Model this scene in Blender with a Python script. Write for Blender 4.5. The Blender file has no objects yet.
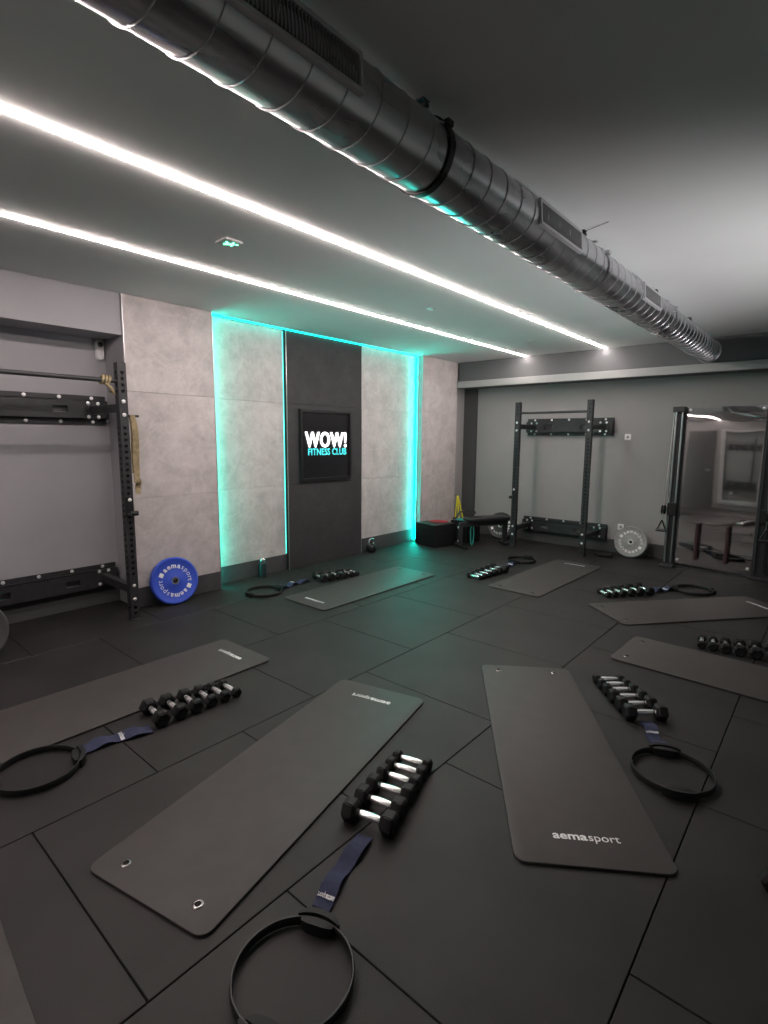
import bpy, bmesh, math, random
from mathutils import Matrix, Vector

# ------------------------------------------------------------------ camera, light, exposure
SC = bpy.context.scene
COL = SC.collection
PI = math.pi
random.seed(7)

cam = bpy.data.cameras.new('camera')
camo = bpy.data.objects.new('camera', cam)
COL.objects.link(camo)
R3 = Matrix(((0.75927274, -0.09597207, 0.64365695),
             (0.65072050, 0.09945510, -0.75277587),
             (0.00823050, 0.99040297, 0.13796454)))
camo.matrix_world = Matrix.Translation((0, 0, 1.596)) @ R3.to_4x4()
cam.sensor_fit = 'VERTICAL'
cam.sensor_height = 24.0
cam.lens = 24.0 * 529.83 / 1024.0
cam.clip_start = 0.05
SC.camera = camo

SC.view_settings.view_transform = 'Standard'
SC.view_settings.look = 'None'
SC.view_settings.gamma = 1.0
SC.view_settings.use_curve_mapping = False
SC.view_settings.exposure = 1.6

LED_WHITE = 34.0        # the two ceiling lines
LED_TEAL = 16.0         # the teal strips round the recess
SIGN_GLOW = 1.0
ADDED_SPOT_W = 110.0        # added spot right of the frame, no known fitting

w = bpy.data.worlds.new('world')
SC.world = w
w.use_nodes = True
w.node_tree.nodes['Background'].inputs[0].default_value = (0.5, 0.55, 0.6, 1)
w.node_tree.nodes['Background'].inputs[1].default_value = 0.05

# spot added out of view for the soft ceiling pool right of the duct
sp = bpy.data.lights.new('added_ceiling_spot', 'SPOT')
sp.energy = ADDED_SPOT_W
sp.color = (1.0, 0.96, 0.98)
sp.spot_size = math.radians(86)
sp.spot_blend = 1.0
sp.shadow_soft_size = 0.18
spo = bpy.data.objects.new('added_ceiling_spot', sp)
COL.objects.link(spo)
spo.location = (1.35, 3.9, 0.55)
spo.rotation_euler = (Vector((-1.95, 4.7, 2.82)) - Vector(spo.location)).to_track_quat('-Z', 'Y').to_euler()

# ------------------------------------------------------------------ materials
def mat(name, col, rough=0.6, metal=0.0, spec=0.5, emit=None, estr=0.0):
    m = bpy.data.materials.new(name)
    m.use_nodes = True
    b = m.node_tree.nodes['Principled BSDF']
    b.inputs['Base Color'].default_value = (*col, 1)
    b.inputs['Roughness'].default_value = rough
    b.inputs['Metallic'].default_value = metal
    b.inputs['Specular IOR Level'].default_value = spec
    if emit:
        b.inputs['Emission Color'].default_value = (*emit, 1)
        b.inputs['Emission Strength'].default_value = estr
    return m

def noisy(m, c1, c2, scale=5.0, detail=6.0, lo=0.35, hi=0.65, bump=0.0, bscale=200.0, coord='Object', dist=0.0):
    """colour varies between c1 and c2 by noise; fine bump"""
    nt = m.node_tree
    n, l = nt.nodes, nt.links
    b = n['Principled BSDF']
    tc = n.new('ShaderNodeTexCoord')
    nz = n.new('ShaderNodeTexNoise')
    nz.inputs['Scale'].default_value = scale
    nz.inputs['Detail'].default_value = detail
    nz.inputs['Distortion'].default_value = dist
    src = tc.outputs[coord]
    if coord == 'World':
        pass
    l.new(src, nz.inputs['Vector'])
    cr = n.new('ShaderNodeValToRGB')
    cr.color_ramp.elements[0].position = lo
    cr.color_ramp.elements[1].position = hi
    cr.color_ramp.elements[0].color = (*c1, 1)
    cr.color_ramp.elements[1].color = (*c2, 1)
    l.new(nz.outputs['Fac'], cr.inputs['Fac'])
    l.new(cr.outputs['Color'], b.inputs['Base Color'])
    if bump > 0:
        n2 = n.new('ShaderNodeTexNoise')
        n2.inputs['Scale'].default_value = bscale
        n2.inputs['Detail'].default_value = 2.0
        l.new(src, n2.inputs['Vector'])
        bp = n.new('ShaderNodeBump')
        bp.inputs['Strength'].default_value = bump
        bp.inputs['Distance'].default_value = 0.002
        l.new(n2.outputs['Fac'], bp.inputs['Height'])
        l.new(bp.outputs['Normal'], b.inputs['Normal'])
    return m

def concrete(name, base, dark, light, rough=0.75):
    """porcelain panel that imitates concrete: clouds plus pale veins; varies per panel"""
    m = mat(name, base, rough)
    nt = m.node_tree
    n, l = nt.nodes, nt.links
    b = n['Principled BSDF']
    tc = n.new('ShaderNodeTexCoord')
    oi = n.new('ShaderNodeObjectInfo')
    va = n.new('ShaderNodeVectorMath'); va.operation = 'MULTIPLY_ADD'
    cx = n.new('ShaderNodeCombineXYZ')
    for i in range(3):
        l.new(oi.outputs['Random'], cx.inputs[i])
    va.inputs[1].default_value = (1, 1, 1)
    l.new(tc.outputs['Object'], va.inputs[0])
    sc = n.new('ShaderNodeVectorMath'); sc.operation = 'SCALE'
    sc.inputs['Scale'].default_value = 31.0
    l.new(cx.outputs[0], sc.inputs[0])
    l.new(sc.outputs[0], va.inputs[2])
    n1 = n.new('ShaderNodeTexNoise'); n1.inputs['Scale'].default_value = 4.5; n1.inputs['Detail'].default_value = 9; n1.inputs['Roughness'].default_value = 0.75
    l.new(va.outputs[0], n1.inputs['Vector'])
    cr = n.new('ShaderNodeValToRGB')
    cr.color_ramp.elements[0].position = 0.3; cr.color_ramp.elements[0].color = (*dark, 1)
    cr.color_ramp.elements[1].position = 0.7; cr.color_ramp.elements[1].color = (*light, 1)
    e = cr.color_ramp.elements.new(0.5); e.color = (*base, 1)
    l.new(n1.outputs['Fac'], cr.inputs['Fac'])
    n2 = n.new('ShaderNodeTexNoise'); n2.inputs['Scale'].default_value = 1.6; n2.inputs['Detail'].default_value = 5; n2.inputs['Distortion'].default_value = 1.6
    l.new(va.outputs[0], n2.inputs['Vector'])
    ma = n.new('ShaderNodeMath'); ma.operation = 'SUBTRACT'; ma.inputs[1].default_value = 0.5
    l.new(n2.outputs['Fac'], ma.inputs[0])
    ab = n.new('ShaderNodeMath'); ab.operation = 'ABSOLUTE'; l.new(ma.outputs[0], ab.inputs[0])
    c2 = n.new('ShaderNodeValToRGB')
    c2.color_ramp.elements[0].position = 0.0; c2.color_ramp.elements[0].color = (.17, .17, .17, 1)
    c2.color_ramp.elements[1].position = 0.03; c2.color_ramp.elements[1].color = (0, 0, 0, 1)
    l.new(ab.outputs[0], c2.inputs['Fac'])
    mx = n.new('ShaderNodeMix'); mx.data_type = 'RGBA'
    l.new(c2.outputs['Color'], mx.inputs['Factor'])
    l.new(cr.outputs['Color'], mx.inputs['A'])
    mx.inputs['B'].default_value = (*[min(1, c * 1.25) for c in light], 1)
    l.new(mx.outputs['Result'], b.inputs['Base Color'])
    bp = n.new('ShaderNodeBump'); bp.inputs['Strength'].default_value = 0.15; bp.inputs['Distance'].default_value = 0.004
    l.new(n1.outputs['Fac'], bp.inputs['Height']); l.new(bp.outputs['Normal'], b.inputs['Normal'])
    return m

M = {}
M['rubber'] = noisy(mat('rubber_tile', (.03, .03, .03), 0.6, spec=0.4), (.0080, .0073, .0072), (.0205, .0187, .0183), 2.2, 8, .35, .7, 0.6, 260)
M['subfloor'] = mat('subfloor', (.006, .006, .006), 0.95)
M['mat'] = noisy(mat('mat_foam', (.09, .085, .08), 0.55, spec=0.4), (.042, .0375, .0365), (.050, .045, .0435), 9, 5, .3, .7, 0.35, 420)
M['panel'] = concrete('concrete_panel', (.455, .425, .418), (.35, .325, .318), (.56, .53, .522))
M['panel_dark'] = concrete('dark_panel', (.030, .030, .032), (.023, .023, .025), (.041, .041, .043))
M['skirt'] = concrete('skirting_panel', (.052, .052, .056), (.04, .04, .043), (.066, .066, .07))
M['wall'] = noisy(mat('grey_paint', (.2, .2, .2), 0.8), (.30, .298, .298), (.325, .323, .322), 1.5, 4, .3, .7, .2, 160)
M['wall_niche'] = noisy(mat('blue_grey_paint', (.2, .2, .21), 0.7), (.30, .298, .318), (.335, .335, .352), 1.5, 4, .3, .7, .2, 160)
M['wall_dark'] = mat('dark_paint', (.06, .06, .062), 0.8)
M['ceiling'] = noisy(mat('ceiling_paint', (.42, .43, .42), 0.85), (.68, .69, .68), (.73, .74, .73), 1.2, 3, .3, .7, .15, 140)
M['fascia'] = mat('fascia_paint', (.11, .115, .12), 0.8)
M['ledge'] = mat('ledge_lit_tone', (.33, .34, .335), 0.7)  # lighter grey carries the LED light on the ledge front
M['backing'] = mat('backing', (.006, .006, .006), 0.9)
M['core'] = mat('core_render', (.4, .38, .37), 0.9)
M['alu'] = mat('aluminium_trim', (.6, .6, .6), 0.35, 1.0)
M['blackmetal'] = noisy(mat('black_powder_coat', (.022, .022, .025), 0.45), (.020, .020, .023), (.030, .030, .034), 14, 4, .3, .7, .25, 500)
M['blackmetal2'] = mat('black_satin', (.012, .012, .013), 0.35)
M['chrome'] = mat('chrome', (.9, .9, .9), 0.27, 1.0)
M['handle'] = mat('ribbed_chrome', (.92, .92, .92), 0.25, 0.85)
M['eye'] = mat('eyelet_metal', (.32, .31, .31), 0.22, 1.0)
M['bolt'] = mat('zinc_bolt', (.9, .9, .9), 0.35, 0.6)
M['rubber_black'] = mat('black_rubber', (.006, .006, .007), 0.6, spec=0.35)
M['rubber_mid'] = mat('ring_foam', (.011, .011, .012), 0.45)
M['navy'] = noisy(mat('navy_fabric', (.03, .04, .1), 0.85), (.016, .021, .055), (.026, .033, .080), 40, 3, .3, .7, .4, 900)
M['white'] = mat('white_plastic', (.75, .75, .75), 0.5)
M['print'] = mat('white_print', (.85, .85, .85), 0.6)
M['blue'] = mat('blue_rubber', (.035, .085, .55), 0.5)
M['greyplate'] = noisy(mat('grey_rubber', (.3, .3, .3), 0.6), (.24, .24, .24), (.36, .36, .355), 90, 3, .4, .6)
M['plate_dark'] = mat('plate_dark', (.07, .07, .07), 0.5)
M['slat'] = mat('slat_metal', (.34, .34, .345), 0.4, .3)
M['grille'] = mat('grille_metal', (.55, .55, .56), 0.45, .2)
M['steelring'] = mat('steel_ring', (.7, .7, .7), 0.3, 1.0)
M['mirror'] = mat('polished_steel', (.82, .80, .80), 0.03, 1.0)
M['mirror_glass'] = mat('mirror_glass', (.9, .9, .9), 0.01, 1.0)
M['led'] = mat('led_white', (1, 1, 1), 0.5, emit=(1.0, .86, .82), estr=LED_WHITE)
M['teal'] = mat('led_teal', (.02, .9, .85), 0.5, emit=(0.0, 1.0, .76), estr=LED_TEAL)
M['teal_soft'] = mat('led_teal_soft', (.02, .9, .85), 0.5, emit=(.12, 1.0, .85), estr=LED_TEAL * .03)
M['teal_top'] = mat('led_teal_top', (.02, .9, .85), 0.5, emit=(0.0, 1.0, .78), estr=LED_TEAL * .19)
M['teal_hot'] = mat('led_teal_hot', (.02, .9, .85), 0.5, emit=(0.0, 1.0, .80), estr=LED_TEAL * 1.05)
M['sign_white'] = mat('sign_white', (1, 1, 1), 0.5, emit=(1, 1, 1), estr=SIGN_GLOW)
M['sign_teal'] = mat('sign_teal', (.1, .8, .8), 0.5, emit=(.04, .62, .66), estr=.33)
M['green_glow'] = mat('green_pictogram', (.1, .9, .4), 0.5, emit=(.15, 1.0, .5), estr=1.6)
M['yellow'] = mat('yellow_latex', (.75, .62, .03), 0.5)
M['teal_rub'] = mat('teal_latex', (.04, .35, .3), 0.5)
M['red_rub'] = mat('red_latex', (.5, .05, .07), 0.5)
M['khaki'] = noisy(mat('khaki_latex', (.25, .2, .1), 0.7), (.22, .18, .095), (.34, .27, .15), 30, 3)
M['maroon'] = mat('maroon_foam', (.035, .012, .014), 0.55)
M['vinyl'] = mat('black_vinyl', (.014, .014, .015), 0.4)
M['glassdark'] = mat('sign_glass', (.012, .012, .014), 0.25)
M['bottle'] = mat('bottle_steel', (.02, .03, .032), 0.3, 0.4)
M['doorgrey'] = mat('door_paint', (.07, .07, .074), 0.6)
M['frame'] = mat('frame_paint', (.5, .5, .5), 0.6)

# galvanised duct: metallic with cloudy streaks
def duct_material():
    m = mat('galvanised_steel', (.5, .5, .52), 0.3, 1.0)
    nt = m.node_tree; n, l = nt.nodes, nt.links
    b = n['Principled BSDF']
    tc = n.new('ShaderNodeTexCoord')
    mp = n.new('ShaderNodeMapping'); mp.inputs['Scale'].default_value = (1.0, 0.35, 1.0)
    l.new(tc.outputs['Object'], mp.inputs[0])
    nz = n.new('ShaderNodeTexNoise'); nz.inputs['Scale'].default_value = 6; nz.inputs['Detail'].default_value = 2
    l.new(mp.outputs[0], nz.inputs['Vector'])
    cr = n.new('ShaderNodeValToRGB')
    cr.color_ramp.elements[0].position = .3; cr.color_ramp.elements[0].color = (.50, .50, .52, 1)
    cr.color_ramp.elements[1].position = .7; cr.color_ramp.elements[1].color = (.74, .74, .76, 1)
    l.new(nz.outputs['Fac'], cr.inputs[0]); l.new(cr.outputs[0], b.inputs['Base Color'])
    mr = n.new('ShaderNodeMapRange')
    mr.inputs['To Min'].default_value = .2; mr.inputs['To Max'].default_value = .38
    l.new(nz.outputs['Fac'], mr.inputs[0]); l.new(mr.outputs[0], b.inputs['Roughness'])
    return m
M['duct'] = duct_material()

# ------------------------------------------------------------------ mesh helpers
def box(bm, x0, x1, y0, y1, z0, z1, bev=0.0, seg=1):
    r = bmesh.ops.create_cube(bm, size=1.0)
    vs = r['verts']
    for v in vs:
        v.co = Vector(((x0 + x1) / 2 + v.co.x * (x1 - x0), (y0 + y1) / 2 + v.co.y * (y1 - y0), (z0 + z1) / 2 + v.co.z * (z1 - z0)))
    if bev > 0:
        es = list({e for v in vs for e in v.link_edges})
        bmesh.ops.bevel(bm, geom=es, offset=bev, segments=seg, affect='EDGES', profile=0.5)
    return bm

def frame_of(d):
    d = Vector(d).normalized()
    up = Vector((0, 0, 1)) if abs(d.z) < 0.95 else Vector((1, 0, 0))
    u = d.cross(up).normalized(); v = d.cross(u).normalized()
    return u, v

def tube(bm, pts, r, n=10, closed=False, cap=True):
    pts = [Vector(p) for p in pts]
    rr = r if isinstance(r, (list, tuple)) else [r] * len(pts)
    rings = []
    N = len(pts); pu = None
    for i, p in enumerate(pts):
        if closed:
            d = pts[(i + 1) % N] - pts[i - 1]
        else:
            d = pts[min(i + 1, N - 1)] - pts[max(i - 1, 0)]
        d.normalize()
        if pu is None:
            u, v = frame_of(d)
        else:
            u = (pu - d * pu.dot(d)).normalized(); v = d.cross(u).normalized()
        pu = u
        rings.append([bm.verts.new(p + (u * math.cos(2 * PI * k / n) + v * math.sin(2 * PI * k / n)) * rr[i]) for k in range(n)])
    for i in range(N if closed else N - 1):
        a, b = rings[i], rings[(i + 1) % N]
        for k in range(n):
            bm.faces.new((a[k], a[(k + 1) % n], b[(k + 1) % n], b[k]))
    if cap and not closed:
        bm.faces.new(list(reversed(rings[0]))); bm.faces.new(rings[-1])
    return bm

def lathe(bm, prof, n=32, M4=None, cap=True):
    """prof: (radius, height) along z"""
    rings = []
    for r, z in prof:
        rings.append([bm.verts.new((r * math.cos(2 * PI * k / n), r * math.sin(2 * PI * k / n), z)) for k in range(n)])
    nv = [v for rg in rings for v in rg]
    for a, b in zip(rings, rings[1:]):
        for k in range(n):
            bm.faces.new((a[k], a[(k + 1) % n], b[(k + 1) % n], b[k]))
    if cap:
        bm.faces.new(list(reversed(rings[0]))); bm.faces.new(rings[-1])
    if M4 is not None:
        for v in nv: v.co = M4 @ v.co
    return bm

def cyl(bm, p0, p1, r, n=12):
    return tube(bm, [p0, p1], r, n)

def mesh(name, bm, m, smooth=False):
    bmesh.ops.recalc_face_normals(bm, faces=bm.faces[:])
    me = bpy.data.meshes.new(name)
    bm.to_mesh(me); bm.free()
    if m: me.materials.append(m)
    if smooth:
        for p in me.polygons: p.use_smooth = True
        try:
            me.set_sharp_from_angle(angle=math.radians(smooth if smooth is not True else 40))
        except Exception:
            pass
    return me

def link(name, me, parent=None, loc=None, rot=None, label=None):
    o = bpy.data.objects.new(name, me)
    COL.objects.link(o)
    if parent: o.parent = parent
    if loc is not None: o.location = loc
    if rot is not None: o.rotation_euler = rot
    if label: o['label'] = label
    return o

def part(name, bm, m, parent=None, smooth=False, label=None, loc=None, rot=None):
    return link(name, mesh(name, bm, m, smooth), parent, loc, rot, label)

def tag(o, label, cat, group=None):
    o['label'] = label; o['category'] = cat
    if group: o['group'] = group
    return o

def thing(name, label, cat, loc=(0, 0, 0), rot=(0, 0, 0), group=None):
    o = bpy.data.objects.new(name, None); COL.objects.link(o)
    o.empty_display_size = 0.1
    o.location = loc; o.rotation_euler = rot
    return tag(o, label, cat, group)

def struct(name, bm, m, parent=None, smooth=False):
    o = part(name, bm, m, parent, smooth)
    o['kind'] = 'structure'
    return o

def kids(o): return [c for c in bpy.data.objects if c.parent == o]

def dup(root, loc, rot, label, group=None):
    r = root.copy(); COL.objects.link(r); r.location = loc; r.rotation_euler = rot
    r['label'] = label
    if group: r['group'] = group
    for ch in kids(root):
        c = ch.copy(); COL.objects.link(c); c.parent = r
        for g in kids(ch):
            d = g.copy(); COL.objects.link(d); d.parent = c
    return r

def BM(): return bmesh.new()

# --- lettering
def text_bm(bm, body, size, offset=0.0, extr=0.0005, M4=Matrix.Identity(4), sx=1.0, width=None, spc=1.0):
    cu = bpy.data.curves.new('lettering', 'FONT')
    cu.body = body; cu.size = size; cu.offset = offset; cu.extrude = extr; cu.resolution_u = 3; cu.space_character = spc
    to = bpy.data.objects.new('lettering', cu); COL.objects.link(to)
    dg = bpy.context.evaluated_depsgraph_get(); dg.update()
    me = bpy.data.meshes.new_from_object(to.evaluated_get(dg))
    xs = [v.co.x for v in me.vertices]
    w0, w1 = min(xs), max(xs)
    s = sx if width is None else width / (w1 - w0)
    me.transform(M4 @ Matrix.Diagonal((s, 1, 1, 1)))
    bm.from_mesh(me)
    bpy.data.objects.remove(to); bpy.data.curves.remove(cu); bpy.data.meshes.remove(me)
    return w0 * s, w1 * s

def brand_text(size):
    """two-weight word: aema (bold) + sport (light), centred at the origin, in the XY plane"""
    bm = BM()
    text_bm(bm, 'aema', size, offset=size * 0.022, M4=Matrix.Translation((-size * 2.62, -size * .25, 0)), sx=1.12)
    xs = [v.co.x for v in bm.verts]
    x1 = max(xs)
    text_bm(bm, 'sport', size, offset=0.0, M4=Matrix.Translation((x1 + size * .05, -size * .25, 0)))
    xs = [v.co.x for v in bm.verts]; c = (min(xs) + max(xs)) / 2; wd = max(xs) - min(xs)
    for v in bm.verts: v.co.x -= c
    return bm, wd

def arc_text(bm, parts, size, radius, mid, z, inward=False):
    """letters on an arc round the local z axis; parts = [(string, offset)]"""
    adv = {'m': .95, 'r': .42, 't': .40, 's': .56}
    chars = [(c, off) for s, off in parts for c in s]
    tot = sum(adv.get(c, .62) * size for c, _ in chars)
    pos = -tot / 2
    for c, off in chars:
        a = adv.get(c, .62) * size
        ang = mid - (pos + a / 2) / radius
        M4 = Matrix.Rotation(ang - PI / 2, 4, 'Z') @ Matrix.Translation((-a / 2, radius - size * .3, z))
        text_bm(bm, c, size, offset=off, M4=M4)
        pos += a

# ------------------------------------------------------------------ setting
CEIL = 2.82
XF, YB, XR, YR = -5.25, 7.85, 1.67, -1.60     # niche wall, back wall, right wall, rear wall

floor = struct('floor', box(BM(), XF - .1, XR + .1, YR - .1, YB + .1, -.12, -.022), M['subfloor'])
tile_cache = {}
def floor_tile(x0, x1, y0, y1):
    k = (round(x1 - x0, 3), round(y1 - y0, 3))
    if k not in tile_cache:
        bm = box(BM(), -k[0] / 2 + .0022, k[0] / 2 - .0022, -k[1] / 2 + .0022, k[1] / 2 - .0022, -.022, 0, .0022)
        tile_cache[k] = mesh('rubber_tile', bm, M['rubber'])
    o = link('rubber_tile', tile_cache[k], floor, ((x0 + x1) / 2, (y0 + y1) / 2, 0))
    return o
xe = [XF, -4.34, -3.34, -2.342, -1.347, -.335, .67, XR]
offs = [.14, .60, .085, .56, .06, .55, .06]
for i in range(7):
    ys = [YR] + [offs[i] + k for k in range(-2, 8) if YR + .05 < offs[i] + k < YB - .05] + [YB]
    for a, b in zip(ys, ys[1:]):
        floor_tile(xe[i], xe[i + 1], a, b)

struct('ceiling', box(BM(), XF - .1, XR + .1, YR - .1, YB + .1, CEIL, CEIL + .12), M['ceiling'])
struct('wall_back', box(BM(), -4.92, XR + .1, YB, YB + .12, -.12, CEIL), M['wall'])
struct('wall_right', box(BM(), XR, XR + .12, YR, YB, -.12, CEIL), M['wall'])
struct('wall_rear', box(BM(), XF - .1, XR, YR - .12, YR, -.12, CEIL), M['wall'])
# left wall: niche part near the camera, then the clad part
wl = struct('wall_left', box(BM(), XF - .12, XF, YR, 2.15, -.12, CEIL), M['wall_niche'])
def wall_block(name, x, y0, y1, m, xb=XF):
    return part(name, box(BM(), xb, x, y0, y1, -.02, CEIL), m, wl)
wall_block('pillar_core', -4.868, 2.15, 3.03, M['wall_niche'])
wall_block('recess_core', -5.018, 3.03, 6.55, M['core'])
wall_block('centre_core', -4.968, 4.03, 5.31, M['backing'], xb=-5.018)
wall_block('pillar_core', -4.868, 6.55, 7.49, M['wall'])
wall_block('corner_core', -4.90, 7.49, 7.85, M['wall'])
# cladding panels, each its own piece, thin open joints
JZ = [0.19, 1.03, 1.99, CEIL]
pc = {}
def panel(x, y0, y1, z0, z1, m, name='wall_panel'):
    k = (round(y1 - y0, 3), round(z1 - z0, 3), m.name)
    if k not in pc:
        g = .0009
        bm = box(BM(), -.018, 0, -k[0] / 2 + g, k[0] / 2 - g, -k[1] / 2 + g, k[1] / 2 - g, .0015)
        pc[k] = mesh(name, bm, m)
    return link(name, pc[k], wl, (x, (y0 + y1) / 2, (z0 + z1) / 2))
for x, y0, y1, m in ((-4.85, 2.15, 3.03, M['panel']), (-5.0, 3.03, 4.03, M['panel']), (-5.0, 5.31, 6.55, M['panel']), (-4.85, 6.55, 7.49, M['panel'])):
    for a, b in zip(JZ, JZ[1:]):
        panel(x, y0, y1, a, b, m)
    panel(x, y0, y1, 0, JZ[0], M['skirt'], 'skirting_panel')
for a, b in zip([0] + JZ[1:], JZ[1:]):
    panel(-4.95, 4.03, 5.31, a, b, M['panel_dark'])
# cheek panels of the far pillar (facing the camera) and slim aluminium corner profiles
part('cheek_panel', box(BM(), -5.0, -4.852, 6.532, 6.55, 0, CEIL), M['wall'], wl)
for x, y in ((-4.849, 2.153), (-4.849, 3.027), (-4.849, 6.534), (-4.949, 5.309), (-4.949, 4.033)):
    part('edge_trim', box(BM(), x - .006, x + .002, y - .003, y + .003, 0.0, CEIL), M['alu'], wl)
# niche soffit (boxed beam over the left rack)
struct('trim_1', box(BM(), XF, -4.87, YR, 2.148, 2.47, CEIL), M['wall_niche'])
struct('baseboard_left', box(BM(), XF, XF + .015, YR, 2.149, 0, .14, .003), M['wall_dark'])
struct('baseboard_back', box(BM(), -4.62, XR, YB - .018, YB, 0, .185, .003), M['wall_dark'])
# dark return in the far left corner
struct('trim_2', box(BM(), -4.899, -4.67, 7.79, 7.85, 0, 2.42), M['wall_dark'])
# beam in front of the back wall with its ledge, toned lighter for LED light
struct('trim_3', box(BM(), -4.85, XR, 7.53, YB, 2.42, CEIL), M['fascia'])
struct('trim_4', box(BM(), -4.85, XR, 7.475, 7.53, 2.415, 2.515, .002), M['ledge'])
# rear wall: dark door, only met in the mirrors
d1 = struct('door_1', box(BM(), -3.30, -2.62, YR, YR + .04, 0, 2.08, .004), M['doorgrey'])
part('door_handle', cyl(BM(), (-2.72, YR + .07, 1.02), (-2.84, YR + .07, 1.02), .011), M['alu'], d1, True)

# ------------------------------------------------------------------ lights of the room
for x, nm in ((-2.53, 'white LED line in the ceiling, the one nearer the silver duct'), (-3.68, 'white LED line in the ceiling, the one nearer the teal wall')):
    t = thing('led_light_line', nm, 'light', (x, 0, CEIL), group='LED lines in the ceiling')
    part('housing', box(BM(), -.018, .018, YR + .02, 7.515, -.002, 0), M['frame'], t)
    part('diffuser', box(BM(), -.011, .011, YR + .02, 7.51, -.0095, -.002), M['led'], t, label='glowing white diffuser')

def teal(x0, x1, y0, y1, z0, z1, lab, m='teal'):
    o = part('teal_led_strip', box(BM(), x0, x1, y0, y1, z0, z1), M[m])
    tag(o, lab, 'light', 'teal LED strips round the recess')
    return o
teal(-4.93, -4.915, 3.032, 3.040, .02, 2.80, 'vertical teal LED strip at the left edge of the recess')
teal(-4.945, -4.933, 3.05, 6.50, 2.810, 2.819, 'horizontal teal LED strip under the ceiling above the recess', 'teal_top')
teal(-4.998, -4.992, 4.019, 4.026, .2, 2.80, 'slim vertical teal LED strip left of the dark centre panel', 'teal_soft')
part('led_profile', box(BM(), -4.999, -4.925, 6.522, 6.531, .01, CEIL - .002), M['alu'], wl)
teal(-4.968, -4.952, 6.506, 6.520, .03, 2.80, 'brightest vertical teal LED strip beside the far pillar', 'teal_hot')

# logo sign
sg = thing('logo_sign', 'square black framed sign with glowing white and teal club name on dark panel', 'sign', (-4.949, 4.640, 1.500))
H = .418
part('back_panel', box(BM(), 0, .018, -H + .02, H - .02, -H + .02, H - .02), M['glassdark'], sg)
bm = BM()
for a in (-1, 1):
    box(bm, 0, .04, a * H - .017, a * H + .017, -H - .017, H + .017, .002)
    box(bm, 0, .04, -H + .017, H - .017, a * H - .017, a * H + .017, .002)
part('frame', bm, M['blackmetal2'], sg)
RT = Matrix(((0, 0, 1, 0), (1, 0, 0, 0), (0, 1, 0, 0), (0, 0, 0, 1)))   # text x -> +y, text y -> +z, facing +x
bm = BM()
text_bm(bm, 'WOW!', .262, offset=.0045, extr=.006, M4=Matrix.Translation((.026, -.350, -.018)) @ RT, width=.70, spc=1.10)
part('lettering', bm, M['sign_white'], sg, label='glowing white word WOW! in heavy capitals')
bm = BM()
text_bm(bm, 'FITNESS CLUB', .118, offset=.001, extr=.003, M4=Matrix.Translation((.024, -.315, -.118)) @ RT, width=.655, spc=1.06)
part('lettering', bm, M['sign_teal'], sg, label='teal words FITNESS CLUB under the white word')

# emergency light + downlights in the ceiling
t = thing('emergency_light', 'small square ceiling emergency light with green running figure', 'light', (-3.06, 2.05, CEIL))
part('housing', box(BM(), -.062, .062, -.062, .062, -.014, 0, .004), M['frame'], t)
bm = BM()   # running figure in strokes
for p in (((.01, .03), (-.005, 0), (.018, -.03)), ((-.005, 0), (-.03, -.02)), ((.01, .02), (.035, .012)), ((.01, .02), (-.02, .03))):
    tube(bm, [(a, b, -.0155) for a, b in p], .006, 6)
lathe(bm, [(.001, -.0175), (.010, -.0165), (.010, -.0145), (.001, -.0140)], 10, Matrix.Translation((.018, .045, 0)))
part('pictogram', bm, M['green_glow'], t, label='green running figure')
for y, lb in ((4.28, 'small round ceiling fitting between the light lines, nearer the camera'), (6.42, 'small round ceiling fitting between the light lines, near the far beam')):
    t = thing('downlight', lb, 'light', (-3.10, y, CEIL), group='small fittings between the light lines')
    part('bezel', lathe(BM(), [(.045, 0), (.045, -.004), (.034, -.007), (.030, -.002)], 24), M['alu'], t, True)
    part('lens', lathe(BM(), [(.029, -.001), (.029, -.004), (.012, -.006)], 20), M['white'], t, True)

# ------------------------------------------------------------------ spiral duct
DX, DZ, DR = -1.322, 2.662, .127
duct = thing('ventilation_duct', 'round silver spiral duct hanging along the ceiling', 'duct', (DX, 0, DZ))
def spiral():
    bm = BM()
    n = 72; P = .137
    prof = [(0.0, 0.0), (.022, 0.0), (.034, .0045), (.060, .0045), (.072, 0.0), (.35, .0004), (.65, .0004)]
    y0, y1 = YR + .02, 7.525
    rows = []
    k0 = int(y0 / P) - 2; k1 = int(y1 / P) + 2
    for k in range(k0, k1):
        for s, h in prof:
            rows.append([(P * (k + s) + P * j / n, DR + h, 2 * PI * j / n) for j in range(n + 1)])
    V = []
    for row in rows:
        V.append([bm.verts.new((r * math.cos(a), min(max(y, y0), y1), r * math.sin(a))) for y, r, a in row])
    for a, b in zip(V, V[1:]):
        for j in range(n):
            ys = [a[j].co.y, a[j + 1].co.y, b[j].co.y, b[j + 1].co.y]
            if max(ys) - min(ys) < 1e-6: continue
            try: bm.faces.new((a[j], a[j + 1], b[j + 1], b[j]))
            except ValueError: pass
    for v in [v for v in bm.verts if not v.link_faces]: bm.verts.remove(v)
    bmesh.ops.remove_doubles(bm, verts=bm.verts[:], dist=1e-5)
    return bm
part('duct_body', spiral(), M['duct'], duct, 50)
for y in (7.50, ):
    part('end_collar', tube(BM(), [((DR + .004) * math.cos(a), y, (DR + .004) * math.sin(a)) for a in [2 * PI * k / 48 for k in range(48)]], .008, 8, True), M['duct'], duct, True)
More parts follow.
